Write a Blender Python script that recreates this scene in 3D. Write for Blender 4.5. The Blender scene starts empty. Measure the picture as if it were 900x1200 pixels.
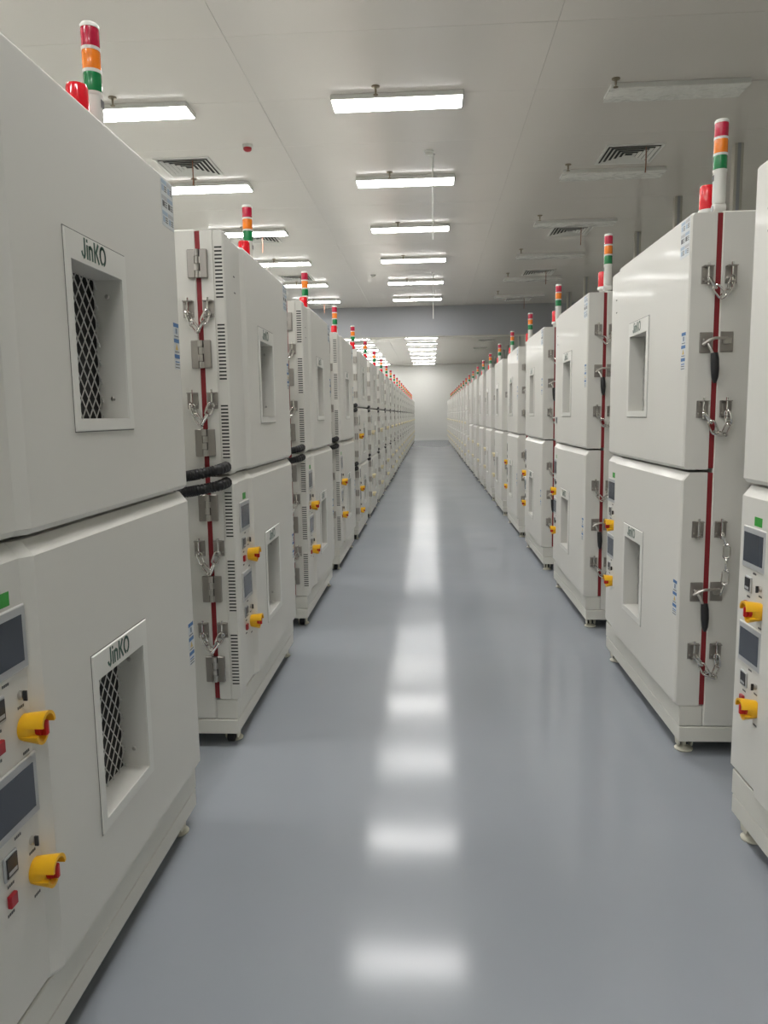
import bpy, bmesh, math, random
from mathutils import Vector, Matrix

random.seed(7)
SC = bpy.context.scene
COL = SC.collection

# ------------------------------------------------------------------ camera
F_PX, PITCH, YAW, ROLL, EYE = 879.37, 0.1277, 0.0617, 0.0155, 1.5
fw = Vector((-math.sin(YAW) * math.cos(PITCH), math.cos(YAW) * math.cos(PITCH), -math.sin(PITCH)))
rt = Vector((math.cos(YAW), math.sin(YAW), 0))
up = rt.cross(fw)
r2 = rt * math.cos(ROLL) - up * math.sin(ROLL)
u2 = rt * math.sin(ROLL) + up * math.cos(ROLL)
cam_data = bpy.data.cameras.new('camera')
cam_data.sensor_fit = 'VERTICAL'
cam_data.sensor_height = 24.0
cam_data.lens = F_PX * 24.0 / 1200.0
cam_data.clip_start = 0.05
cam_data.clip_end = 200
cam = bpy.data.objects.new('camera', cam_data)
COL.objects.link(cam)
M = Matrix.Identity(4)
for i in range(3):
    M[i][0], M[i][1], M[i][2] = r2[i], u2[i], -fw[i]
M[0][3], M[1][3], M[2][3] = 0, 0, EYE
cam.matrix_world = M
SC.camera = cam

# ------------------------------------------------------------------ world, exposure
w = bpy.data.worlds.new('interior')
SC.world = w
w.use_nodes = True
w.node_tree.nodes['Background'].inputs[0].default_value = (0.5, 0.5, 0.5, 1)
w.node_tree.nodes['Background'].inputs[1].default_value = 0.02
SC.view_settings.view_transform = 'Standard'
SC.view_settings.look = 'None'
SC.view_settings.gamma = 1
SC.view_settings.use_curve_mapping = False
SC.view_settings.exposure = 0.0
SC.cycles.use_denoising = True
SC.cycles.max_bounces = 8
SC.cycles.diffuse_bounces = 5
SC.cycles.glossy_bounces = 4
LAMP_STRENGTH = 30.0          # ceiling light diffusers (the only light in the room)

# ------------------------------------------------------------------ materials
def mat(name, col, rough=0.5, metal=0.0, coat=0.0, emit=None, spec=0.5, bump=None, var=None, trans=0.0):
    m = bpy.data.materials.new(name)
    m.use_nodes = True
    nt = m.node_tree
    b = nt.nodes['Principled BSDF']
    b.inputs['Base Color'].default_value = (*col, 1)
    b.inputs['Roughness'].default_value = rough
    b.inputs['Metallic'].default_value = metal
    b.inputs['Coat Weight'].default_value = coat
    b.inputs['Coat Roughness'].default_value = 0.07
    b.inputs['Specular IOR Level'].default_value = spec
    b.inputs['Transmission Weight'].default_value = trans
    if emit:
        b.inputs['Emission Color'].default_value = (*emit[0], 1)
        b.inputs['Emission Strength'].default_value = emit[1]
    tc = None
    if bump or var:
        tc = nt.nodes.new('ShaderNodeTexCoord')
    if bump:
        for k, (scale, strength, dist) in enumerate(bump if isinstance(bump, list) else [bump]):
            n = nt.nodes.new('ShaderNodeTexNoise')
            n.inputs['Scale'].default_value = scale
            n.inputs['Detail'].default_value = 2
            nt.links.new(tc.outputs['Object'], n.inputs['Vector'])
            bp = nt.nodes.new('ShaderNodeBump')
            bp.inputs['Strength'].default_value = strength
            bp.inputs['Distance'].default_value = dist
            nt.links.new(n.outputs['Fac'], bp.inputs['Height'])
            if k:
                nt.links.new(prev.outputs['Normal'], bp.inputs['Normal'])
            prev = bp
        nt.links.new(prev.outputs['Normal'], b.inputs['Normal'])
        nt.links.new(prev.outputs['Normal'], b.inputs['Coat Normal'])
    if var:
        n = nt.nodes.new('ShaderNodeTexNoise')
        n.inputs['Scale'].default_value = var[0]
        n.inputs['Detail'].default_value = 3
        nt.links.new(tc.outputs['Object'], n.inputs['Vector'])
        r = nt.nodes.new('ShaderNodeMapRange')
        r.inputs['To Min'].default_value = 1 - var[1]
        r.inputs['To Max'].default_value = 1 + var[1]
        nt.links.new(n.outputs['Fac'], r.inputs['Value'])
        mx = nt.nodes.new('ShaderNodeVectorMath')
        mx.operation = 'SCALE'
        mx.inputs[0].default_value = col
        nt.links.new(r.outputs['Result'], mx.inputs['Scale'])
        nt.links.new(mx.outputs['Vector'], b.inputs['Base Color'])
    return m

PAINT = mat('cabinet paint', (0.69, 0.68, 0.635), 0.46, coat=0.10, spec=0.32, bump=[(3.0, 0.05, 0.02), (260, 0.02, 0.001)], var=(2.0, 0.015))
PAINT_B = mat('cabinet base paint', (0.67, 0.66, 0.60), 0.4)
SEAMC = mat('dark grey seam', (0.16, 0.16, 0.15), 0.6)
CREAM = mat('cream caster paint', (0.62, 0.60, 0.50), 0.4)
FRAME = mat('window frame paint', (0.72, 0.715, 0.67), 0.35)
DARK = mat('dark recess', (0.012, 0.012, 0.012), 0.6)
SLOT = mat('vent slot shade', (0.03, 0.03, 0.03), 0.7)
WIRE = mat('galvanised wire', (0.55, 0.55, 0.53), 0.35, 0.6)
RED_SEAL = mat('red silicone seal', (0.25, 0.014, 0.02), 0.5)
STEEL = mat('brushed stainless steel', (0.55, 0.53, 0.50), 0.3, 1.0, bump=(90, 0.1, 0.002))
STEEL_D = mat('satin steel plate', (0.40, 0.38, 0.355), 0.38, 1.0, bump=(120, 0.1, 0.002))
CHROME = mat('polished chain steel', (0.74, 0.72, 0.69), 0.10, 1.0)
RUBBER = mat('black rubber', (0.012, 0.012, 0.013), 0.45)
BLACK = mat('black plastic', (0.02, 0.02, 0.022), 0.35)
LCD = mat('dark touch screen glass', (0.045, 0.055, 0.075), 0.15, spec=0.6)
BEZEL = mat('silver grey bezel', (0.42, 0.43, 0.44), 0.4)
BEZEL_E = mat('pale bezel edge', (0.62, 0.62, 0.60), 0.4)
YELLOW = mat('yellow switch plastic', (0.86, 0.47, 0.012), 0.35)
REDP = mat('red plastic', (0.55, 0.012, 0.008), 0.3)
PALE_G = mat('pale cream switch plastic', (0.74, 0.66, 0.42), 0.45)  # paler tone for the switches far down the rows
REDB = mat('dark red push button', (0.35, 0.01, 0.02), 0.35)
GREEN = mat('green sticker', (0.03, 0.33, 0.035), 0.5)
LOGO = mat('dark green lettering', (0.01, 0.075, 0.045), 0.4)
PRINT = mat('grey print', (0.10, 0.10, 0.10), 0.6)
PAPER = mat('sticker paper', (0.62, 0.65, 0.66), 0.5)
BLUE = mat('sticker blue', (0.05, 0.16, 0.38), 0.5)
PALEBLUE = mat('sticker pale blue', (0.35, 0.45, 0.56), 0.5)
AMBERP = mat('sticker amber', (0.65, 0.45, 0.10), 0.5)
L_RED = mat('red lens', (0.50, 0.012, 0.05), 0.2, coat=0.5)
L_AMB = mat('amber lens', (0.85, 0.22, 0.015), 0.2, coat=0.5)
L_GRN = mat('green lens', (0.008, 0.20, 0.06), 0.2, coat=0.5)
B_RED = mat('red beacon dome', (0.72, 0.008, 0.02), 0.15, coat=0.6)
WHITEP = mat('white plastic', (0.68, 0.68, 0.64), 0.35)
CEIL = mat('ceiling panel enamel', (0.70, 0.67, 0.63), 0.19, bump=[(1.3, 0.05, 0.02)], var=(0.6, 0.02))
CEIL_J = mat('ceiling joint', (0.60, 0.57, 0.53), 0.6)
WALL = mat('wall panel enamel', (0.74, 0.75, 0.69), 0.4)
WALL_BACK = mat('back wall enamel', (0.72, 0.72, 0.69), 0.4, var=(0.5, 0.02))
BEAM = mat('grey bulkhead paint', (0.33, 0.34, 0.36), 0.5)
POST = mat('aluminium post', (0.48, 0.465, 0.41), 0.45, 0.3)
LAMPM = mat('light diffuser', (0.9, 0.9, 0.9), 0.5, emit=((1.0, 0.985, 0.965), LAMP_STRENGTH))
LFRAME = mat('light frame enamel', (0.70, 0.70, 0.67), 0.4)
FILM = mat('clear wrinkled film over opal panel', (0.84, 0.84, 0.80), 0.07, spec=0.9, bump=[(5.0, 1.0, 0.05), (14.0, 0.4, 0.02)])
COPPER = mat('copper brown rod', (0.22, 0.09, 0.05), 0.5)
BRASS = mat('dull brass', (0.25, 0.21, 0.15), 0.4, 0.7)
SKIRT = mat('white skirting', (0.75, 0.75, 0.73), 0.4)

def floor_material():
    m = bpy.data.materials.new('blue grey epoxy floor')
    m.use_nodes = True
    nt = m.node_tree
    b = nt.nodes['Principled BSDF']
    tc = nt.nodes.new('ShaderNodeTexCoord')
    n = nt.nodes.new('ShaderNodeTexNoise'); n.inputs['Scale'].default_value = 0.9; n.inputs['Detail'].default_value = 5
    nt.links.new(tc.outputs['Object'], n.inputs['Vector'])
    cr = nt.nodes.new('ShaderNodeValToRGB')
    cr.color_ramp.elements[0].position = 0.3; cr.color_ramp.elements[0].color = (0.305, 0.328, 0.362, 1)
    cr.color_ramp.elements[1].position = 0.7; cr.color_ramp.elements[1].color = (0.335, 0.358, 0.392, 1)
    nt.links.new(n.outputs['Fac'], cr.inputs['Fac'])
    nt.links.new(cr.outputs['Color'], b.inputs['Base Color'])
    # scuffs change the gloss a little
    n2 = nt.nodes.new('ShaderNodeTexNoise'); n2.inputs['Scale'].default_value = 2.2; n2.inputs['Detail'].default_value = 6
    nt.links.new(tc.outputs['Object'], n2.inputs['Vector'])
    mr = nt.nodes.new('ShaderNodeMapRange'); mr.inputs['To Min'].default_value = 0.09; mr.inputs['To Max'].default_value = 0.17
    nt.links.new(n2.outputs['Fac'], mr.inputs['Value'])
    nt.links.new(mr.outputs['Result'], b.inputs['Roughness'])
    b.inputs['Specular IOR Level'].default_value = 0.0
    n3 = nt.nodes.new('ShaderNodeTexNoise'); n3.inputs['Scale'].default_value = 1.6; n3.inputs['Detail'].default_value = 2
    nt.links.new(tc.outputs['Object'], n3.inputs['Vector'])
    bp = nt.nodes.new('ShaderNodeBump'); bp.inputs['Strength'].default_value = 0.05; bp.inputs['Distance'].default_value = 0.02
    nt.links.new(n3.outputs['Fac'], bp.inputs['Height'])
    # clear sealer layer over the pigment: fresnel gloss, its curve bent by hand to tame the lamp reflections
    gl = nt.nodes.new('ShaderNodeBsdfGlossy')
    nt.links.new(mr.outputs['Result'], gl.inputs['Roughness'])
    nt.links.new(bp.outputs['Normal'], gl.inputs['Normal'])
    fr = nt.nodes.new('ShaderNodeFresnel'); fr.inputs['IOR'].default_value = 1.40
    mn = nt.nodes.new('ShaderNodeMath'); mn.operation = 'MINIMUM'; mn.inputs[1].default_value = 0.15
    nt.links.new(fr.outputs['Fac'], mn.inputs[0])
    mx = nt.nodes.new('ShaderNodeMixShader')
    sb = nt.nodes.new('ShaderNodeMath'); sb.operation = 'SUBTRACT'; sb.inputs[1].default_value = 0.36; sb.use_clamp = True
    nt.links.new(fr.outputs['Fac'], sb.inputs[0])
    ma = nt.nodes.new('ShaderNodeMath'); ma.operation = 'MULTIPLY_ADD'; ma.inputs[1].default_value = 1.0
    nt.links.new(sb.outputs[0], ma.inputs[0]); nt.links.new(mn.outputs[0], ma.inputs[2])
    nt.links.new(ma.outputs[0], mx.inputs[0])
    nt.links.new(b.outputs[0], mx.inputs[1]); nt.links.new(gl.outputs[0], mx.inputs[2])
    nt.links.new(mx.outputs[0], nt.nodes['Material Output'].inputs['Surface'])
    return m
FLOOR = floor_material()

# ------------------------------------------------------------------ mesh builder
class MB:
    def __init__(self):
        self.v, self.f, self.m, self.s, self.mats = [], [], [], [], []
    def mi(self, m):
        if m not in self.mats:
            self.mats.append(m)
        return self.mats.index(m)
    def add(self, vs, fs, m, smooth=False, T=None):
        k = len(self.v)
        i = self.mi(m)
        for p in vs:
            p = Vector(p)
            self.v.append(tuple(T @ p) if T else tuple(p))
        for f in fs:
            self.f.append([a + k for a in f]); self.m.append(i); self.s.append(smooth)
        return self
    def box(self, x0, x1, y0, y1, z0, z1, m, T=None):
        x0, x1 = min(x0, x1), max(x0, x1); y0, y1 = min(y0, y1), max(y0, y1); z0, z1 = min(z0, z1), max(z0, z1)
        vs = [(x0, y0, z0), (x1, y0, z0), (x1, y1, z0), (x0, y1, z0), (x0, y0, z1), (x1, y0, z1), (x1, y1, z1), (x0, y1, z1)]
        return self.add(vs, [(0, 3, 2, 1), (4, 5, 6, 7), (0, 1, 5, 4), (1, 2, 6, 5), (2, 3, 7, 6), (3, 0, 4, 7)], m, T=T)
    def cbox(self, x0, x1, y0, y1, z0, z1, c, m, seg=1, T=None):
        x0, x1 = min(x0, x1), max(x0, x1); y0, y1 = min(y0, y1), max(y0, y1); z0, z1 = min(z0, z1), max(z0, z1)
        bm = bmesh.new()
        bmesh.ops.create_cube(bm, size=1.0)
        for v in bm.verts:
            v.co = Vector((x0 + (v.co.x + .5) * (x1 - x0), y0 + (v.co.y + .5) * (y1 - y0), z0 + (v.co.z + .5) * (z1 - z0)))
        bmesh.ops.bevel(bm, geom=list(bm.edges), offset=c, segments=seg, affect='EDGES', clamp_overlap=True)
        bm.verts.index_update()
        self.add([v.co.copy() for v in bm.verts], [[v.index for v in f.verts] for f in bm.faces], m, T=T)
        bm.free()
        return self
    def lathe(self, prof, m, n=16, c=(0, 0, 0), axis='z', smooth=True):
        """prof: list of (radius, height); capped both ends"""
        vs, fs = [], []
        for r, h in prof:
            for k in range(n):
                a = 2 * math.pi * k / n
                p = (r * math.cos(a), r * math.sin(a), h)
                if axis == 'x': p = (p[2], p[0], p[1])
                if axis == 'y': p = (p[1], p[2], p[0])
                vs.append((p[0] + c[0], p[1] + c[1], p[2] + c[2]))
        for j in range(len(prof) - 1):
            for k in range(n):
                a, b = j * n + k, j * n + (k + 1) % n
                fs.append((a, b, b + n, a + n))
        self.add(vs, fs, m, smooth)
        k0 = len(self.v) - len(vs)
        i = self.mi(m)
        self.f.append([k0 + k for k in reversed(range(n))]); self.m.append(i); self.s.append(False)
        self.f.append([k0 + (len(prof) - 1) * n + k for k in range(n)]); self.m.append(i); self.s.append(False)
        return self
    def tube(self, pts, r, m, n=8, closed=False, smooth=True):
        pts = [Vector(p) for p in pts]
        N = len(pts)
        rr = r if isinstance(r, (list, tuple)) else [r] * N
        vs, fs = [], []
        ref = None
        for i, p in enumerate(pts):
            if closed:
                t = pts[(i + 1) % N] - pts[i - 1]
            else:
                t = pts[min(i + 1, N - 1)] - pts[max(i - 1, 0)]
            t.normalize()
            if ref is None:
                ref = Vector((0, 0, 1)) if abs(t.z) < 0.9 else Vector((1, 0, 0))
            a = (ref - t * ref.dot(t)).normalized()
            ref = a
            b = t.cross(a)
            for k in range(n):
                an = 2 * math.pi * k / n
                vs.append(p + (a * math.cos(an) + b * math.sin(an)) * rr[i])
        L = N if closed else N - 1
        for j in range(L):
            for k in range(n):
                a0, b0 = j * n + k, j * n + (k + 1) % n
                j2 = (j + 1) % N
                fs.append((a0, b0, j2 * n + (k + 1) % n, j2 * n + k))
        if not closed:
            fs.append(list(reversed(range(n)))); fs.append([(N - 1) * n + k for k in range(n)])
        self.add(vs, fs, m, smooth)
        return self
    def mesh(self, name):
        me = bpy.data.meshes.new(name)
        me.from_pydata(self.v, [], self.f)
        for mt in self.mats:
            me.materials.append(mt)
        me.polygons.foreach_set('material_index', self.m)
        bm = bmesh.new(); bm.from_mesh(me)
        bmesh.ops.recalc_face_normals(bm, faces=bm.faces)
        bm.to_mesh(me); bm.free()
        if any(self.s):
            me.set_sharp_from_angle(angle=math.radians(38))
        me.polygons.foreach_set('use_smooth', self.s)
        me.update()
        return me

class Node:
    """one piece of a prototype: a mesh (or None for an Empty), its place under its parent, its children"""
    def __init__(self, name, mb=None, loc=(0, 0, 0), rot=None, label=None, kind=None):
        self.name, self.label, self.kind = name, label, kind
        self.me = mb.mesh(name) if isinstance(mb, MB) else mb
        self.mx = rot.to_4x4() if rot is not None else Matrix.Identity(4)
        self.mx.translation = loc
        self.kids = []
    def add(self, *k):
        self.kids += k
        return self
    def make(self, parent=None):
        o = bpy.data.objects.new(self.name, self.me)
        COL.objects.link(o)
        if parent is not None:
            o.parent = parent
        o.matrix_local = self.mx
        if self.label: o['label'] = self.label
        if self.kind: o['kind'] = self.kind
        for k in self.kids:
            k.make(o)
        return o

def thing(node, loc, label, cat, group=None, rotz=0.0):
    o = node.make()
    o.matrix_local = Matrix.Translation(loc) @ Matrix.Rotation(rotz, 4, 'Z')
    o['label'] = label; o['category'] = cat
    if group: o['group'] = group
    return o

def structure(name, mb, parent=None):
    o = bpy.data.objects.new(name, mb.mesh(name) if isinstance(mb, MB) else mb)
    COL.objects.link(o)
    if parent is not None:
        o.parent = parent
    else:
        o['kind'] = 'structure'
    return o

# ------------------------------------------------------------------ room dimensions
ZC = 4.424                         # ceiling
XL, XR = -4.11, 5.2               # side walls
Y0, Y1 = -4.6, 44.75               # wall behind the camera, back wall
YB = 20.88                         # bulkhead across the room
T_ = 0.12

structure('floor', MB().box(XL - T_, XR + T_, Y0 - T_, Y1 + T_, -0.15, 0, FLOOR))
structure('wall_left', MB().box(XL - T_, XL, Y0, Y1, 0, ZC + .03, WALL))
structure('wall_right', MB().box(XR, XR + T_, Y0, Y1, 0, ZC + .03, WALL))
structure('wall_back', MB().box(XL - T_, XR + T_, Y1, Y1 + T_, 0, ZC + .03, WALL_BACK))
structure('wall_front', MB().box(XL - T_, XR + T_, Y0 - T_, Y0, 0, ZC + .03, WALL))
structure('baseboard_back', MB().cbox(XL, XR, Y1 - .03, Y1, 0, .15, .004, SKIRT))
structure('baseboard_right', MB().cbox(XR - .02, XR, Y0, Y1 - .02, 0, .10, .004, SKIRT))
structure('baseboard_left', MB().cbox(XL, XL + .02, Y0, Y1 - .02, 0, .10, .004, SKIRT))
ceiling = structure('ceiling', MB().box(XL - T_, XR + T_, Y0 - T_, Y1 + T_, ZC + .012, ZC + .13, CEIL_J))
# enamelled ceiling panels, 2.55 m x 1.2 m with recessed joints
xs = [XL, -1.56, 0.99, XR]
ys = []
y = 6.14 - 1.2 * 8
while y < Y1:
    ys.append(y); y += 1.2
pm = {}
for i in range(3):
    wx = xs[i + 1] - xs[i]
    pm[i] = MB().cbox(.0012, wx - .0012, .0012, 1.1988, .006, .0118, .001, CEIL).mesh('ceiling_panel')
for j, yy in enumerate(ys):
    for i in range(3):
        me = pm[i]
        if yy + 1.2 > Y1 - .01:
            me = MB().cbox(.0012, xs[i + 1] - xs[i] - .0012, .0012, Y1 - yy - .0012, .006, .0118, .001, CEIL).mesh('ceiling_panel')
        o = structure('ceiling_panel', me, ceiling)
        o.location = (xs[i], yy, ZC - .006)
# wall-like bulkhead hanging across the room
bulk = MB().cbox(XL, XR, YB, YB + .25, 3.625, ZC, .004, BEAM)
structure('trim_1', bulk)
structure('trim_2', MB().box(XL, XR, YB - .008, YB + .258, 3.605, 3.625, POST))

# posts along the right wall
post = Node('wall_post', MB().cbox(-.05, .05, -.045, .045, 0, ZC, .004, POST).box(-.018, .018, -.0475, -.045, 0.0, ZC, BEAM))
ORD = ['first', 'second', 'third', 'fourth', 'fifth', 'sixth', 'seventh', 'eighth', 'ninth', 'tenth', 'eleventh', 'twelfth',
       'thirteenth', 'fourteenth', 'fifteenth', 'sixteenth', 'seventeenth', 'eighteenth', 'nineteenth', 'twentieth',
       'twenty-first', 'twenty-second', 'twenty-third']
for k in range(18):
    thing(post, (3.44, 8.99 + 2.03 * k, 0), 'slim grey metal post near the right wall, ' + ORD[k] + ' from the camera', 'post',
          'metal posts along the right wall')

# ------------------------------------------------------------------ ceiling fittings
fr = MB()
LW, LD, LH = 1.22, 0.30, 0.045
fr.cbox(-LW / 2, LW / 2, -LD / 2, LD / 2, -LH, 0, .004, LFRAME)
fr_me = fr.mesh('light_frame')
light = Node('ceiling_light').add(
    Node('light_frame', fr_me),
    Node('light_diffuser', MB().cbox(-LW / 2 + .012, LW / 2 - .012, -LD / 2 + .012, LD / 2 - .012, -LH - .005, -LH, .002, LAMPM)))
# unlit panel still wrapped in wrinkled film
fm = MB()
nx, ny = 26, 7
vs, fs = [], []
rnd = random.Random(3)
for j in range(ny):
    for i in range(nx):
        edge = i in (0, nx - 1) or j in (0, ny - 1)
        vs.append((-LW / 2 - .005 + (LW + .01) * i / (nx - 1), -LD / 2 - .005 + (LD + .01) * j / (ny - 1),
                   -LH - .004 - (0 if edge else rnd.uniform(0, .006))))
for j in range(ny - 1):
    for i in range(nx - 1):
        a = j * nx + i
        fs.append((a, a + nx, a + nx + 1, a + 1))
fm.add(vs, fs, FILM, True)
top = [(v[0], v[1], -LH + .001) for v in vs]
fm.add([vs[0], vs[nx - 1], vs[-1], vs[-nx], top[0], top[nx - 1], top[-1], top[-nx]],
       [(0, 1, 5, 4), (1, 2, 6, 5), (2, 3, 7, 6), (3, 0, 4, 7), (4, 5, 6, 7)], FILM)
dead = Node('ceiling_light').add(Node('light_frame', fr_me), Node('protective_film', fm, label='wrinkled clear plastic film'))
LY = 7.4156
for k in range(-4, 16):
    yk = LY + 2.4 * k
    for x, nm in ((-.2756, 'middle'), (-2.84, 'left')):
        lab = 'lit white panel light in the %s ceiling row, %s' % (nm, (ORD[k] + ' of those ahead of the camera') if k >= 0 else ORD[-k - 1] + ' of those overhead and behind')
        thing(light, (x, yk, ZC), lab, 'ceiling light', 'lit panel lights of the %s row' % nm)
    if 0 <= k < 10:
        thing(dead, (2.26, yk, ZC), 'unlit panel light under wrinkled film in the right ceiling row, %s ahead' % ORD[k], 'ceiling light',
              'unlit film-wrapped panel lights of the right row')

# square four way air diffusers
fd = MB()
S = .32
for (a, b, c, d) in ((-S, S, -S, -S + .03), (-S, S, S - .03, S), (-S, -S + .03, -S + .03, S - .03), (S - .03, S, -S + .03, S - .03)):
    fd.box(a, b, c, d, -.012, 0, LFRAME)
dif = Node('air_diffuser').add(Node('diffuser_frame', fd), Node('diffuser_backing', MB().box(-S + .03, S - .03, -S + .03, S - .03, -.003, 0, SLOT)))
for q in range(5):
    r = .272 - q * .05
    lm = MB()
    o_, i_, zo, zi = r, r - .030, -.020, -.005
    P = [(-1, -1), (1, -1), (1, 1), (-1, 1)]
    vs = [(p[0] * o_, p[1] * o_, zo) for p in P] + [(p[0] * i_, p[1] * i_, zi) for p in P] + \
         [(p[0] * o_, p[1] * o_, zo + .003) for p in P] + [(p[0] * i_, p[1] * i_, zi + .002) for p in P]
    fs = []
    for a in range(4):
        b = (a + 1) % 4
        fs += [(a, b, 4 + b, 4 + a), (8 + a, 12 + a, 12 + b, 8 + b), (a, 8 + a, 8 + b, b), (4 + a, 4 + b, 12 + b, 12 + a)]
    lm.add(vs, fs, LFRAME)
    dif.add(Node('diffuser_vane', lm))
rod = Node('drop_rod', MB().tube([(0, 0, 0), (0, 0, -.20), (-.004, 0, -.27)], .007, COPPER, 8))
for k in range(8):
    for x, nm in ((2.30, 'right'), (-2.78, 'left')):
        y_ = 9.18 + 3.6 * k + (0.0 if nm == 'right' else -.1)
        thing(dif, (x, y_, ZC), 'square louvred air diffuser in the %s part of the ceiling, %s from the camera' % (nm, ORD[k]), 'air vent', 'ceiling air diffusers, %s line' % nm)
        if k < 4:
            thing(rod, (x + .12, y_ - .27, ZC - .02), 'thin brown rod hanging by the %s %s-hand air diffuser' % (ORD[k], nm), 'rod', 'brown drop rods')

# sprinklers
spm = Node('sprinkler').add(
    Node('escutcheon', MB().lathe([(.038, 0), (.036, -.008), (.012, -.012)], BRASS, 14)),
    Node('sprinkler_body', MB().lathe([(.010, -.012), (.010, -.05), (.006, -.055), (.006, -.07)], BRASS, 10)),
    Node('deflector', MB().lathe([(.022, -.07), (.022, -.074)], BRASS, 14)))
for k in range(0, 6):
    for x, nm in ((-.457, 'middle'), (1.67, 'right'), (-2.87, 'left')):
        thing(spm, (x, 7.13 + 2.4 * k if nm != 'right' else 7.18 + 2.3 * k, ZC), 'small brass sprinkler head beside the %s light of the %s row' % (ORD[k], nm), 'sprinkler', 'ceiling sprinklers')

# smoke detectors, alarm, hanging white rods
det = Node('fire_alarm').add(Node('alarm_base', MB().lathe([(.055, 0), (.055, -.02), (.045, -.03)], WHITEP, 20)),
                             Node('alarm_dome', MB().lathe([(.045, -.03), (.045, -.05), (.03, -.065), (.008, -.07)], REDB, 20)))
thing(det, (-1.94, 8.45, ZC), 'small round fire alarm with a red dome on the ceiling', 'alarm')
sm = Node('smoke_detector').add(Node('detector_base', MB().lathe([(.055, 0), (.055, -.014), (.05, -.018)], LFRAME, 20)),
                                Node('detector_head', MB().lathe([(.038, -.018), (.036, -.035), (.018, -.045)], WHITEP, 20)))
thing(sm, (0.02, 8.85, ZC), 'pale round smoke detector beside the near hanging rod', 'smoke detector')
thing(sm, (-1.15, 16.2, ZC), 'pale round smoke detector between the left and middle light rows', 'smoke detector')
thing(sm, (-1.0, 27.2, ZC), 'pale round smoke detector beyond the grey bulkhead', 'smoke detector')
hr = Node('hanging_rod').add(Node('ceiling_rose', MB().lathe([(.03, 0), (.028, -.012), (.01, -.02)], LFRAME, 14)),
                             Node('rod', MB().tube([(0, 0, -.015), (0, 0, -.93)], .009, WHITEP, 8)))
thing(hr, (0.06, 8.95, ZC), 'thin white rod hanging from the ceiling, nearer of the two', 'rod')
thing(hr, (0.10, 16.1, ZC), 'thin white rod hanging from the ceiling, farther one before the bulkhead', 'rod')

# ------------------------------------------------------------------ chamber pieces
W = 1.40
BACK = 1.32
Z_BODY = 2.29

def door_mb(z0, z1, win, right, tc, bc, seam=False):
    """front door shell; u across the front, v into the machine; win = (u0,u1,za,zb)"""
    if right:
        ul = [(0, .034), (.028, .018), (.232, .018), (.262, 0)]
    else:
        ul = [(0, .008), (.007, .002), (.083, .002), (.090, .018), (.318, .018), (.350, 0)]
    ul += [(win[0], 0), (win[1], 0), (W - .008, 0), (W, .007)]
    zl = [(z0, bc * .8), (z0 + bc, 0), (win[2], 0), (win[3], 0), (z1 - tc, 0), (z1, tc * .8)]
    nu, nz = len(ul), len(zl)
    mb = MB()
    vs = [(u, vu + vz, z) for z, vz in zl for u, vu in ul]
    fs = []
    for j in range(nz - 1):
        for i in range(nu - 1):
            if i == nu - 4 and j == 2:
                continue
            a = j * nu + i
            fs.append((a, a + 1, a + 1 + nu, a + nu))
    # boundary loop
    loop = [(i, 0) for i in range(nu)] + [(nu - 1, j) for j in range(1, nz)] + [(i, nz - 1) for i in range(nu - 2, -1, -1)] + [(0, j) for j in range(nz - 2, 0, -1)]
    idx = [j * nu + i for i, j in loop]
    rows = [(.046, 0), (.0462, .004), (.0500, .004), (.0502, 0), (.103, 0)] if seam else [(.050, 0), (.103, 0)]
    prev = idx
    for vv, ins in rows:
        cur = []
        for i, j in loop:
            u, z = ul[i][0], zl[j][0]
            u = min(max(u, ins), W - ins); z = min(max(z, z0 + ins), z1 - ins)
            cur.append(len(vs)); vs.append((u, vv, z))
        n = len(loop)
        for k in range(n):
            fs.append((prev[k], prev[(k + 1) % n], cur[(k + 1) % n], cur[k]))
        prev = cur
    fs.append(prev)
    mb.add(vs, fs, PAINT)
    u0, u1, za, zb = win
    D = .078
    k = len(mb.v)
    c = [(u0, za), (u1, za), (u1, zb), (u0, zb)]
    mb.add([(u, 0, z) for u, z in c] + [(u, D, z) for u, z in c], [(0, 1, 5, 4), (1, 2, 6, 5), (2, 3, 7, 6), (3, 0, 4, 7)], PAINT)
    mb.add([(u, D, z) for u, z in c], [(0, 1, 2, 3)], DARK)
    me = mb.mesh('door')
    bm = bmesh.new(); bm.from_mesh(me)
    bmesh.ops.remove_doubles(bm, verts=bm.verts, dist=1e-6)
    bmesh.ops.recalc_face_normals(bm, faces=bm.faces)
    bm.to_mesh(me); bm.free()
    return me

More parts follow.
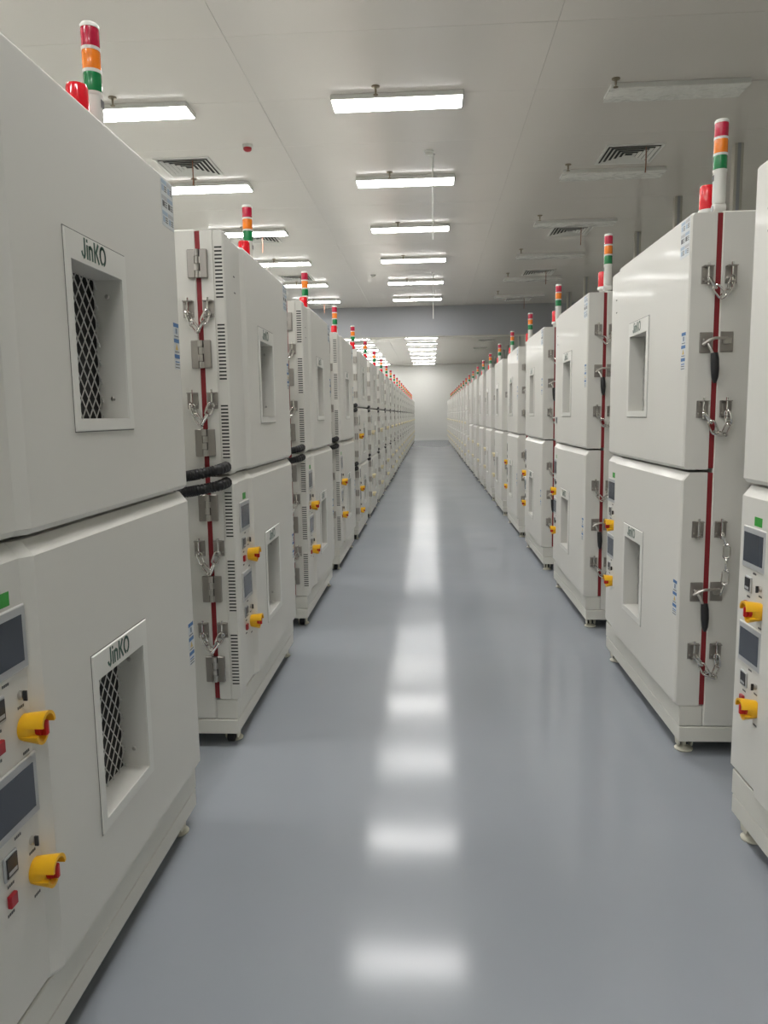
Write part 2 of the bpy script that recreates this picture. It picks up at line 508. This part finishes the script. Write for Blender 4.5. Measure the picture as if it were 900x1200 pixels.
def frame_mb(u0, u1, za, zb, wl, wr, wt, wb):
    """proud rim around the window recess"""
    mb = MB()
    o = [(u0 - wl, za - wb), (u1 + wr, za - wb), (u1 + wr, zb + wt), (u0 - wl, zb + wt)]
    o2 = [(u0 - wl + .003, za - wb + .003), (u1 + wr - .003, za - wb + .003), (u1 + wr - .003, zb + wt - .003), (u0 - wl + .003, zb + wt - .003)]
    i = [(u0, za), (u1, za), (u1, zb), (u0, zb)]
    vs = [(a, 0, b) for a, b in o] + [(a, -.005, b) for a, b in o2] + [(a, -.005, b) for a, b in i] + [(a, -.0003, b) for a, b in i] + [(a, -.0003, b) for a, b in o]
    fs = []
    for k in range(4):
        n = (k + 1) % 4
        fs += [(k, n, 4 + n, 4 + k), (4 + k, 4 + n, 8 + n, 8 + k), (8 + k, 8 + n, 12 + n, 12 + k), (12 + k, 12 + n, 16 + n, 16 + k), (16 + k, 16 + n, n, k)]
    mb.add(vs, fs, FRAME)
    for a, b, c, d in ((o[0][0], o[1][0], o[0][1], o[0][1]), (o[0][0], o[1][0], o[2][1], o[2][1]), (o[0][0], o[0][0], o[0][1], o[2][1]), (o[1][0], o[1][0], o[0][1], o[2][1])):
        mb.box(a - .0016, b + .0016, -.0010, -.0002, c - .0016, d + .0016, SEAMC)      # dark seam line round the rim
    return mb

def wire_mb(u0, u1, za, zb):
    """expanded metal lattice standing just before the dark back of the recess"""
    mb = MB()
    w_, h_ = .042, .052
    U, Z = u1 - u0, zb - za
    v = .070
    sl = h_ / w_
    for sgn in (1, -1):
        k = -int(Z / h_) - 2
        while True:
            c = u0 + k * w_
            if c > u1 + Z / sl + w_: break
            # line u = c + sgn*(z-za)/sl  (mirrored for -1)
            pts = []
            zs0, zs1 = 0.0, Z
            if sgn == 1:
                zs0 = max(zs0, (u0 - c) * sl); zs1 = min(zs1, (u1 - c) * sl)
            else:
                zs0 = max(zs0, (c - u1) * sl); zs1 = min(zs1, (c - u0) * sl)
            if zs1 - zs0 > .004:
                a = (c + sgn * zs0 / sl, v + .001 * sgn, za + zs0)
                b = (c + sgn * zs1 / sl, v + .001 * sgn, za + zs1)
                mb.tube([a, b], .0019, WIRE, 4, smooth=False)
            k += 1
    return mb

def stroke(mb, pts, th, m, T):
    """flat lettering stroke of even width"""
    for a, b in zip(pts[:-1], pts[1:]):
        a, b = Vector((a[0], 0, a[1])), Vector((b[0], 0, b[1]))
        d = (b - a).normalized(); n = Vector((-d.z, 0, d.x)) * th / 2
        e = d * th * .25
        vs = []
        for y_ in (0, -.0012):
            for p in (a - e + n, b + e + n, b + e - n, a - e - n):
                vs.append((p.x, y_, p.z))
        mb.add(vs, [(0, 1, 2, 3), (4, 7, 6, 5), (0, 4, 5, 1), (1, 5, 6, 2), (2, 6, 7, 3), (3, 7, 4, 0)], m, T=T)

def logo_mb(u0, z0, h):
    """JinKO lettering, h = capital height"""
    mb = MB()
    T = Matrix.Translation((u0, -.0052, z0)) @ Matrix.Scale(h, 4)
    th = .19
    # J with a small leaf at its foot
    stroke(mb, [(.42, 1.0), (.42, .22), (.36, .06), (.24, .0)], th, LOGO, T)
    stroke(mb, [(.06, .26), (.14, .10)], th * .9, LOGO, T)
    stroke(mb, [(.72, .68), (.72, .0)], th, LOGO, T)
    stroke(mb, [(.72, .90), (.72, .98)], th, LOGO, T)
    stroke(mb, [(.98, .68), (.98, .0)], th, LOGO, T)
    stroke(mb, [(.98, .60), (1.16, .68), (1.32, .58), (1.34, .0)], th, LOGO, T)
    stroke(mb, [(1.64, 1.0), (1.64, .0)], th, LOGO, T)
    stroke(mb, [(2.12, 1.0), (1.82, .54), (2.14, .0)], th, LOGO, T)
    arc = lambda a0, a1: [(2.68 + .34 * math.cos(math.radians(a)), .5 + .46 * math.sin(math.radians(a))) for a in range(a0, a1 + 1, 20)]
    stroke(mb, arc(75, 255), th, LOGO, T)
    stroke(mb, arc(-75, 65), th, LOGO, T)
    return mb

def info_sheet():
    """sheet of pictogram stickers at the top corner of the upper door"""
    mb = MB().box(0, .112, -.0008, 0, 0, .150, PAPER)
    for c in range(2):
        for r in range(3):
            x, z = .006 + c * .053, .104 - r * .049
            mb.box(x, x + .047, -.0014, -.0008, z + .029, z + .041, (PALEBLUE, BEZEL)[(c + r) % 2])
            mb.box(x + .004, x + .022, -.0014, -.0008, z + .006, z + .024, (PALEBLUE, PRINT)[(c * 2 + r) % 2])
            for q in range(3):
                mb.box(x + .026, x + .045, -.0014, -.0008, z + .006 + q * .007, z + .009 + q * .007, PRINT)
    return mb

def strip_sticker():
    """three small blue headed warning stickers, one above the other"""
    mb = MB()
    for r in range(3):
        z = .104 - r * .052
        mb.box(0, .052, -.0008, 0, z, z + .050, PAPER)
        mb.box(.001, .051, -.0014, -.0008, z + .036, z + .049, BLUE)
        if r == 1:
            mb.add([(.014, -.0014, z + .012), (.038, -.0014, z + .012), (.026, -.0014, z + .033), (.014, -.0008, z + .012), (.038, -.0008, z + .012), (.026, -.0008, z + .033)],
                   [(0, 1, 2), (5, 4, 3), (0, 3, 4, 1), (1, 4, 5, 2), (2, 5, 3, 0)], AMBERP)
        elif r == 0:
            mb.box(.018, .036, -.0014, -.0008, z + .014, z + .032, PALEBLUE); mb.box(.024, .030, -.002, -.0014, z + .014, z + .032, PRINT)
        else:
            mb.box(.006, .046, -.0014, -.0008, z + .022, z + .026, BLUE); mb.box(.006, .046, -.0014, -.0008, z + .014, z + .017, PRINT)
        mb.box(.006, .046, -.0014, -.0008, z + .004, z + .007, PRINT)
    return mb

SHEET_ME = info_sheet().mesh('info_sheet')
STRIP_ME = strip_sticker().mesh('warning_sticker')
SCREW_ME = MB().lathe([(.0065, 0), (.0065, .003), (.004, .005)], STEEL, 10, axis='x').mesh('screw')
LINK_ME = None
def link_mesh():
    R_, H_, r_ = .0135, .0165, .0041      # half width, half straight length, wire radius
    pts = []
    for k in range(7):
        a = -math.pi / 2 + math.pi * k / 6
        pts.append((H_ + R_ * math.cos(a), R_ * math.sin(a), 0))
    for k in range(7):
        a = math.pi / 2 + math.pi * k / 6
        pts.append((-H_ + R_ * math.cos(a), R_ * math.sin(a), 0))
    return MB().tube(pts, r_, CHROME, 6, closed=True).mesh('chain_link')
LINK_ME = link_mesh()

class Side:
    """frame on the side face of a chamber: s outward, v into the machine, z up"""
    def __init__(self, right):
        self.right = right
    def p(self, s, v, z):
        return Vector((W + s if self.right else -s, v, z))
    def box(self, mb, s0, s1, v0, v1, z0, z1, m, c=0):
        a, b = self.p(s0, v0, z0), self.p(s1, v1, z1)
        if c: mb.cbox(a.x, b.x, a.y, b.y, z0, z1, c, m)
        else: mb.box(a.x, b.x, a.y, b.y, z0, z1, m)
        return mb

def bracket_nodes(S, vc, ztop, h=.070):
    mb = MB()
    S.box(mb, 0, .004, vc - .024, vc + .024, ztop - h, ztop, STEEL_D, .001)
    S.box(mb, 0, .026, vc - .020, vc + .020, ztop - .004, ztop, STEEL_D)
    S.box(mb, 0, .026, vc - .014, vc + .014, ztop - h + .004, ztop - h + .008, STEEL_D)
    for dv in (-.016, .016):
        a = S.p(.004, vc + dv, ztop - h + .018)
        mb.lathe([(.004, 0), (.003, .003 if S.right else -.003)], STEEL, 8, c=a, axis='x')
    pin = MB()
    pa = S.p(.018, vc, 0)
    pin.tube([(pa.x, pa.y, ztop - h - .004), (pa.x, pa.y, ztop + .012)], .0045, CHROME, 8)
    return Node('chain_bracket', mb).add(Node('bracket_pin', pin))

def chain_node(S, path):
    """links along a polyline of (s, v, z), one link about every 3.4 cm"""
    pts = [S.p(*q) for q in path]
    seg = [(b - a).length for a, b in zip(pts[:-1], pts[1:])]
    tot = sum(seg)
    n = max(3, round(tot / .050))
    def at(t):
        t = max(0, min(tot - 1e-6, t))
        for (a, b), l in zip(zip(pts[:-1], pts[1:]), seg):
            if t <= l: return a.lerp(b, t / l)
            t -= l
        return pts[-1]
    root = Node('security_chain')
    step = tot / n
    for k in range(n):
        a, b = at(k * step), at((k + 1) * step)
        d = (b - a).normalized()
        out = Vector((1, 0, 0))
        side = d.cross(out).normalized()
        nrm = (out if k % 2 else side)
        nrm = (Matrix.Rotation(math.radians(28), 3, d) @ nrm)
        nrm = (nrm - d * nrm.dot(d)).normalized()
        R3 = Matrix((d, nrm.cross(d), nrm)).transposed()
        root.add(Node('chain_link', LINK_ME, (a + b) / 2, R3))
    return root

def hinge_node(S, zc, v=.114, h=.118, dv=.043):
    a = MB(); S.box(a, 0, .016, v - dv, v - .010, zc - h / 2, zc + h / 2, STEEL_D, .003)
    b = MB(); S.box(b, 0, .016, v + .010, v + dv, zc - h / 2, zc + h / 2, STEEL_D, .003)
    k = MB()
    S.box(k, 0, .010, v - .013, v + .013, zc - h / 2 + .001, zc + h / 2 - .001, BLACK)
    c = S.p(.016, v, 0)
    for q in range(4):
        z0 = zc - h / 2 + q * h / 4
        k.lathe([(.0085, z0 + .001), (.0085, z0 + h / 4 - .001)], STEEL, 12, c=(c.x, c.y, 0))
        if q % 2: S.box(k, .006, .0175, v, v + .013, z0 + .002, z0 + h / 4 - .002, STEEL)
        else: S.box(k, .006, .0175, v - .013, v, z0 + .002, z0 + h / 4 - .002, STEEL)
    return Node('hinge').add(Node('hinge_leaf', a), Node('hinge_leaf', b), Node('hinge_knuckle', k))

def latch_node(S, zt):
    """cam latch: plate on the door, keeper plate on the body, steel bar between, black grip hanging down"""
    p1 = MB(); S.box(p1, 0, .006, .048, .100, zt - .082, zt, STEEL_D, .002)
    S.box(p1, .006, .020, .058, .088, zt - .056, zt - .026, STEEL_D, .004)
    p2 = MB(); S.box(p2, 0, .006, .130, .182, zt - .080, zt + .002, STEEL_D, .002)
    S.box(p2, .006, .022, .138, .170, zt - .050, zt - .022, STEEL, .004)
    bar = MB().tube([S.p(.022, .056, zt - .052), S.p(.030, .078, zt - .034), S.p(.032, .100, zt - .026), S.p(.026, .152, zt - .026)], [.006, .0065, .006, .005], STEEL, 8)
    neck = MB().tube([S.p(.022, .074, zt - .045), S.p(.030, .086, zt - .07), S.p(.034, .094, zt - .095)], .006, STEEL, 8)
    grip = MB().tube([S.p(.034, .098, zt - .085), S.p(.036, .100, zt - .11), S.p(.037, .102, zt - .15), S.p(.036, .103, zt - .185), S.p(.034, .104, zt - .205)],
                     [.014, .0165, .0165, .013, .006], BLACK, 10)
    return Node('door_latch').add(Node('latch_plate', p1), Node('latch_plate', p2), Node('latch_bar', bar), Node('latch_neck', neck),
                                  Node('latch_grip', grip, label='black latch grip'))

def vent_node(S, z0, z1, v0=.010, v1=.042):
    """row of punched cooling slots: thin bars over a dark backing"""
    mb = MB()
    S.box(mb, .0002, .0010, v0, v1, z0, z1, SLOT)
    n = max(2, round((z1 - z0) / .0153))
    st = (z1 - z0) / n
    for k in range(n + 1):
        zz = z0 + k * st
        S.box(mb, .0002, .0026, v0 - .001, v1 + .001, zz - st * .27, zz + st * .27, PAINT)
    S.box(mb, .0002, .0026, v0 - .003, v0, z0 - .004, z1 + .004, PAINT)
    S.box(mb, .0002, .0026, v1, v1 + .003, z0 - .004, z1 + .004, PAINT)
    return Node('vent_slots', mb, kind='stuff')

def caster_node(full=True):
    br = MB()
    br.cbox(-.05, .05, -.045, .045, .058, .066, .002, CREAM)
    for s in (-1, 1):
        br.add([(-.040, s * .024, .060), (.040, s * .024, .060), (.026, s * .024, .020), (-.018, s * .024, .016),
                (-.040, s * .030, .060), (.040, s * .030, .060), (.026, s * .030, .020), (-.018, s * .030, .016)],
               [(0, 1, 2, 3), (7, 6, 5, 4), (0, 4, 5, 1), (1, 5, 6, 2), (2, 6, 7, 3), (3, 7, 4, 0)], CREAM)
    wh = MB().lathe([(.022, -.017), (.026, -.013), (.026, .013), (.022, .017)], RUBBER, 16, c=(-.020, 0, .0262), axis='y')
    ft = MB().lathe([(.038, .001), (.040, .006), (.034, .012), (.010, .018), (.010, .058)], CREAM, 16, c=(.016, -.004, 0))
    return br, wh, ft
_br, _wh, _ft = [m.mesh(n) for m, n in zip(caster_node(), ('caster_bracket', 'caster_wheel', 'levelling_foot'))]
def caster(u, v, rz=0.0):
    return Node('caster', None, (u, v, 0), Matrix.Rotation(rz, 3, 'Z')).add(
        Node('caster_bracket', _br), Node('caster_wheel', _wh, label='black rubber wheel'), Node('levelling_foot', _ft))

def tower_meshes():
    out = []
    z = 0.0
    out.append(('tower_joint', MB().lathe([(.026, 0), (.026, .010), (.014, .014), (.014, .030)], WHITEP, 16)
                .lathe([(.021, -.024), (.024, -.016), (.024, .016), (.021, .024)], WHITEP, 14, c=(0, 0, .046), axis='y')
                .lathe([(.012, -.028), (.012, -.024)], BEZEL, 10, c=(0, 0, .046), axis='y'), None))
    out.append(('tower_tube', MB().lathe([(.020, .060), (.025, .066), (.0265, .075), (.0265, .190)], WHITEP, 18)
                .box(-.010, .010, -.0275, -.0262, .155, .178, PRINT), None))
    z = .190
    for nm, m in (('green_lens', L_GRN), ('amber_lens', L_AMB), ('red_lens', L_RED)):
        prof = [(.0285, z), (.0285, z + .009)]
        out.append(('lens_ring', MB().lathe(prof, WHITEP, 20), None))
        z0, z1 = z + .009, z + .064
        out.append((nm, MB().lathe([(.027, z0), (.0275, z0 + .004), (.0275, z1 - .004), (.027, z1)], m, 20), nm.replace('_', ' ')))
        z = z1
    out.append(('tower_cap', MB().lathe([(.0285, z), (.0285, z + .008), (.024, z + .014)], WHITEP, 20), None))
    return [(n, m.mesh(n), l) for n, m, l in out]
TOWER = tower_meshes()
BEACON = [('beacon_base', MB().lathe([(.020, 0), (.020, .045), (.035, .052), (.035, .068), (.032, .072)], WHITEP, 20).mesh('beacon_base'), None),
          ('beacon_dome', MB().lathe([(.031, .072), (.032, .078), (.032, .162), (.028, .172)], B_RED, 20).mesh('beacon_dome'), 'red warning dome')]
def tower(u, v, z):
    n = Node('tower_light', None, (u, v, z))
    for a, m, l in TOWER: n.add(Node(a, m, label=l))
    return n
def beacon(u, v, z):
    n = Node('warning_beacon', None, (u, v, z))
    for a, m, l in BEACON: n.add(Node(a, m, label=l))
    return n

# control fittings (origin = centre, on the panel surface, -v is outward)
def screen_meshes(w_, h_):
    b = MB().cbox(-w_ / 2, w_ / 2, -.006, 0, -h_ / 2, h_ / 2, .002, BEZEL_E).box(-w_ / 2 + .004, w_ / 2 - .004, -.0066, -.006, -h_ / 2 + .004, h_ / 2 - .004, BEZEL)
    d = MB().box(-w_ / 2 + .012, w_ / 2 - .018, -.0076, -.0066, -h_ / 2 + .020, h_ / 2 - .020, LCD)
    return b.mesh('touch_screen_bezel'), d.mesh('touch_screen')
SCR_B, SCR_D = screen_meshes(.174, .140)
METER_B = MB().cbox(-.024, .024, -.006, 0, -.027, .027, .002, BEZEL).mesh('meter_housing')
METER_D = MB().box(-.019, .019, -.008, -.006, -.020, .022, BLACK).box(-.015, .015, -.0086, -.008, -.016, -.008, BEZEL).mesh('meter_display')
BTN = MB().cbox(-.013, .013, -.010, 0, -.014, .014, .002, REDB).mesh('push_button')
KEY = MB().lathe([(.010, 0), (.010, -.006), (.007, -.008)], STEEL, 12, axis='y').box(-.002, .002, -.016, -.008, -.012, .010, BLACK).mesh('key_switch')
def guard_mesh(m):
    mb = MB()
    mb.lathe([(.029, 0), (.029, -.012), (.027, -.022), (.022, -.030), (.014, -.034)], m, 20, axis='y')
    # open hood standing out over the upper side of the handle, a lower lip beneath
    for a0, a1, d in ((15, 165, -.056), (205, 320, -.042)):
        n, ri, ro = 13, .023, .030
        vs, fs = [], []
        for k in range(n):
            a = math.radians(a0 + (a1 - a0) * k / (n - 1))
            fl = .007 * math.sin(math.pi * k / (n - 1))
            for r, y_ in ((ri, -.010), (ro, -.006), (ro + fl, d), (ri + fl, d)):
                vs.append((r * math.cos(a), y_, r * math.sin(a)))
        for k in range(n - 1):
            for q in range(4):
                a, b = k * 4 + q, k * 4 + (q + 1) % 4
                fs.append((a, b, b + 4, a + 4))
        fs += [(0, 1, 2, 3), ((n - 1) * 4 + 3, (n - 1) * 4 + 2, (n - 1) * 4 + 1, (n - 1) * 4)]
        mb.add(vs, fs, m, True)
    return mb.mesh('switch_guard')
GUARD = guard_mesh(YELLOW)
GUARD_PALE = guard_mesh(PALE_G)
KNOB_PALE = MB().lathe([(.016, -.028), (.018, -.034), (.017, -.042)], PALE_G, 12, axis='y').mesh('stop_switch')
KNOB = MB().lathe([(.016, -.028), (.018, -.034), (.017, -.042)], REDP, 16, axis='y').cbox(-.006, .006, -.054, -.040, -.017, .017, .003, REDP).mesh('stop_switch')
GREEN_ME = MB().box(-.028, .028, -.0008, 0, -.015, .015, GREEN).mesh('green_sticker')
def tiny_print():
    mb = MB()
    for k in range(4):
        mb.box(-.012 + k * .0065, -.0075 + k * .0065, -.0006, 0, -.003, .003, PRINT)
    return mb.mesh('printed_tag')
TAG = tiny_print()

def controls(door, o, zs, v, full=True):
    """one set: screen, meter, button, key, guarded stop switch"""
    zt = zs
    def a(nm, me, u, z, label=None):
        door.add(Node(nm, me, (u + o, v, z), label=label))
    a('touch_screen_bezel', SCR_B, .233, zt)
    a('touch_screen', SCR_D, .233, zt, 'dark touch screen')
    if full:
        a('meter_housing', METER_B, .197, zt - .125)
        a('meter_display', METER_D, .197, zt - .125, 'small dark meter')
        a('push_button', BTN, .192, zt - .198, 'red push button')
        a('key_switch', KEY, .285, zt - .122)
        a('printed_tag', TAG, .197, zt - .168); a('printed_tag', TAG, .190, zt - .228)
        a('printed_tag', TAG, .235, zt - .083); a('printed_tag', TAG, .285, zt - .148); a('printed_tag', TAG, .292, zt - .252)
    a('switch_guard', GUARD if full else GUARD_PALE, .292, zt - .196, 'yellow switch guard' if full else 'pale switch guard')
    a('stop_switch', KNOB if full else KNOB_PALE, .292, zt - .196, 'red rotary stop switch' if full else None)

def door_node(name, z0, z1, win, right, tc, bc, o, lod, seam, ctrl=(), sheet=False, strip=None, green=None, meter=None, mesh_=True):
    d = Node(name, door_mb(z0, z1, win, right, tc, bc, seam))
    u0, u1, za, zb = win
    d.add(Node('window_frame', frame_mb(u0, u1, za, zb, .027, .034, .070, .032)))
    if lod <= 1:
        if mesh_: d.add(Node('window_mesh', wire_mb(u0, u1, za, zb), label='diamond wire mesh'))
        d.add(Node('lettering', logo_mb(u0 + .058, zb + .015, .046), label='dark green lettering reading JinKO'))
    if lod == 0:
        for zz in (za + .055, zb - .045):
            d.add(Node('screw', SCREW_ME, (u1, .040, zz), Matrix.Rotation(math.pi, 3, 'Z')))
    if lod <= 1 and sheet:
        d.add(Node('info_sheet', SHEET_ME, (W - .122, 0, z1 - .160), label='white and blue sheet of pictograms'))
    if lod <= 1 and strip:
        d.add(Node('warning_sticker', STRIP_ME, (W - .068, 0, strip), label='blue headed warning stickers'))
    vp = .018
    if green and lod <= 1:
        d.add(Node('green_sticker', GREEN_ME, (.245 + o, vp, green), label='plain green sticker'))
    for z in ctrl:
        controls(d, o, z, vp, lod <= 1)
    if sheet and lod <= 1:
        d.add(Node('printed_tag', TAG, (.215 + o, vp, z1 - .155)), Node('printed_tag', TAG, (.222 + o, vp, z1 - .225)))
    if meter:
        d.add(Node('meter_housing', METER_B, (.14, vp, meter)), Node('meter_display', METER_D, (.14, vp, meter), label='small dark meter'))
    return d

def chamber(right, lod, tri=False, hoses=False, meter=False, variant=0, dt=0.0):
    """climate test chamber; front at v = 0, width W, tiers stacked on one caster base"""
    o = -.085 if right else 0.0
    S = Side(right)
    root = Node('test_chamber')
    # body and base
    b = MB().cbox(0, W, .123, BACK, .137, Z_BODY, .006, PAINT)
    root.add(Node('body', b))
    root.add(Node('kick_panel', MB().cbox(.036 if right else .002, W - .002, .022, .121, .138, .229, .003, PAINT_B)))
    root.add(Node('base_frame', MB().cbox(.036 if right else 0, W, .024, BACK, .066, .135, .004, PAINT_B)))
    uw0, uw1 = .608 + o, .908 + o
    ut = (1.13 if not right else 1.245) + dt
    if not tri:
        seals = [(.236, 1.243), (1.262, 2.283)]
        root.add(door_node('upper_door', 1.257, 2.285, (uw0, uw1, 1.504, 1.886), right, .010, .014, o, lod, not right, sheet=True, strip=1.668,
                           meter=1.44 if meter else None))
        root.add(door_node('lower_door', .232, 1.245, (uw0, uw1, .460, .838), right, .034, .012, o, lod, not right, ctrl=(1.044, .714), strip=.625, green=1.136))
    else:
        seals = [(.236, .900), (.918, 1.595), (1.615, 2.283)]
        root.add(door_node('upper_door', 1.612, 2.285, (uw0, uw1, 1.75, 2.05), right, .010, .012, o, lod, False, mesh_=False))
        root.add(door_node('middle_door', .915, 1.600, (uw0, uw1, 1.05, 1.35), right, .022, .012, o, lod, False, ctrl=(1.45,), mesh_=False))
        root.add(door_node('lower_door', .232, .903, (uw0, uw1, .40, .68), right, .022, .012, o, lod, False, ctrl=(.80, .53), mesh_=False))
    for a, c in seals:
        root.add(Node('door_seal', MB().box(.003, W - .003, .101, .125, a, c, RED_SEAL), label='dark red rubber seal'))
    # side hardware
    if not right:
        if not tri:
            if lod <= 2:
                for zc in (2.147, 1.772, 1.395, 1.110, .746, .377): root.add(hinge_node(S, zc))
            if lod <= 2:
                for z0, z1 in ((2.002, 2.222), (1.66, 1.902), (1.322, 1.56), (.975, 1.182), (.638, .877), (.299, .539)): root.add(vent_node(S, z0, z1))
            if lod <= 1:
                for q, zt in enumerate((1.996, 1.611, .964, .591)):
                    root.add(bracket_nodes(S, .076, zt), bracket_nodes(S, .163, zt))
                    dz = (.098, .112, .125, .100)[q]
                    sk = (.0, .004, -.008, .006)[q]
                    root.add(chain_node(S, [(.024, .163, zt - .050), (.026, .142, zt - .050 - dz * .55), (.026, .122 + sk, zt - .050 - dz * .8), (.024, .100, zt - .050 - dz * .5), (.024, .076, zt - .048)]))
        else:
            for zc in (2.16, 1.957, 1.752, 1.45, 1.258, 1.05, .80, .58, .36):
                mb = MB(); S.box(mb, 0, .014, .004, .046, zc - .038, zc + .038, STEEL_D, .003)
                S.box(mb, .014, .020, .020, .030, zc - .038, zc + .038, STEEL)
                root.add(Node('hinge', mb))
    else:
        if not tri and lod <= 2:
            root.add(latch_node(S, 1.816), latch_node(S, .778))
        if not tri and lod <= 1:
            for q, zt in enumerate((2.077, 1.541, 1.040, .512)):
                root.add(bracket_nodes(S, .070, zt), bracket_nodes(S, .163, zt))
            root.add(chain_node(S, [(.024, .070, 2.030), (.028, .100, 1.985), (.028, .128, 1.950), (.026, .150, 1.975), (.024, .163, 2.030)]))
            root.add(chain_node(S, [(.024, .070, 1.492), (.028, .104, 1.445), (.028, .124, 1.395), (.028, .150, 1.398), (.026, .172, 1.450), (.024, .163, 1.495)]))
            if variant == 0:
                root.add(chain_node(S, [(.024, .163, .992), (.027, .182, .955), (.027, .184, .860), (.027, .178, .745), (.030, .164, .730)]))
            else:
                root.add(chain_node(S, [(.024, .070, .992), (.028, .090, .92), (.028, .120, .905), (.026, .150, .94), (.024, .163, .992)]))
            root.add(chain_node(S, [(.024, .070, .464), (.028, .104, .420), (.028, .128, .368), (.028, .146, .366), (.026, .170, .430), (.024, .163, .466)]))
    # casters
    for u in (.092, W - .092):
        for v in (.076, BACK - .10):
            root.add(caster(u, v))
    # lamps on top
    root.add(tower(ut, .160, Z_BODY), beacon(ut - .125, .155, Z_BODY))
    # ribbed hoses running round the near corner at the tier joints
    if hoses:
        zz = [(1.290, 1.222)] if not tri else [(1.63, 1.575), (.935, .880)]
        for pair in zz:
            for q, z in enumerate(pair):
                ctrl = [(-.004, .028, z), (-.045, .032, z - .004), (-.075, .060, z - .012), (-.080, .13, z - .026), (-.072, .25, z - .040), (-.070, .60, z - .050), (-.055, .90, z - .05), (.0, 1.0, z - .05)]
                pts = [Vector(c) for c in ctrl]
                path = []
                n = 10
                for k in range(len(pts) - 1):
                    p0, p1, p2, p3 = pts[max(k - 1, 0)], pts[k], pts[k + 1], pts[min(k + 2, len(pts) - 1)]
                    ln = (p2 - p1).length
                    m_ = max(3, int(ln / .006))
                    for j in range(m_):
                        t = j / m_
                        path.append(.5 * ((2 * p1) + (p2 - p0) * t + (2 * p0 - 5 * p1 + 4 * p2 - p3) * t * t + (3 * p1 - p0 - 3 * p2 + p3) * t ** 3))
                path.append(pts[-1])
                if lod > 1: path = path[::3]
                rr = [.0245 if (i % 2) else .0205 for i in range(len(path))]
                if lod > 1: rr = [.021] * len(path)
                root.add(Node('ribbed_hose', MB().tube(path, rr, RUBBER, 10), label='black corrugated hose'))
    return root

# ------------------------------------------------------------------ the two rows of chambers
LX, RX, P = -.8565, 1.0528, 1.97
cache = {}
def proto(*k):
    if k not in cache: cache[k] = chamber(*k)
    return cache[k]
def lod_of(i):
    return 0 if i <= 1 else 1 if i <= 4 else 2 if i <= 8 else 3
near_l = ['nearest grey two-tier test chamber on the left, cut off by the frame',
          'second grey test chamber on the left, showing hinges, chains and a red seal']
near_r = ['nearest grey two-tier test chamber on the right, cut off by the frame',
          'second grey test chamber on the right, showing black grips, chains and a red seal']
for i in range(22):
    tri = i >= 4
    y0 = (1.20 if i == 0 else 3.227 + P * (i - 1)) if not tri else 8.99 + P * (i - 4)
    if y0 + W > Y1 - .05: continue
    pr = proto(False, lod_of(i), tri, i >= 1, i == 3, 0, .05 if i == 0 else 0.0)
    lab = near_l[i] if i < 2 else 'grey %s-tier test chamber in the left row, %s from the camera' % ('three' if tri else 'two', ORD[i])
    thing(pr, (LX + (.0 if not tri else .012), y0, 0), lab, 'test chamber', 'test chambers of the left row', math.pi / 2)
for i in range(22):
    tri = i >= 10
    y0 = 1.255 if i == 0 else 3.195 + P * (i - 1)
    if y0 + W > Y1 - .05: continue
    pr = proto(True, lod_of(i), tri, False, i == 2, 0 if i == 1 else 1)
    lab = near_r[i] if i < 2 else 'grey %s-tier test chamber in the right row, %s from the camera' % ('three' if tri else 'two', ORD[i])
    thing(pr, (RX, y0 + W, 0), lab, 'test chamber', 'test chambers of the right row', -math.pi / 2)
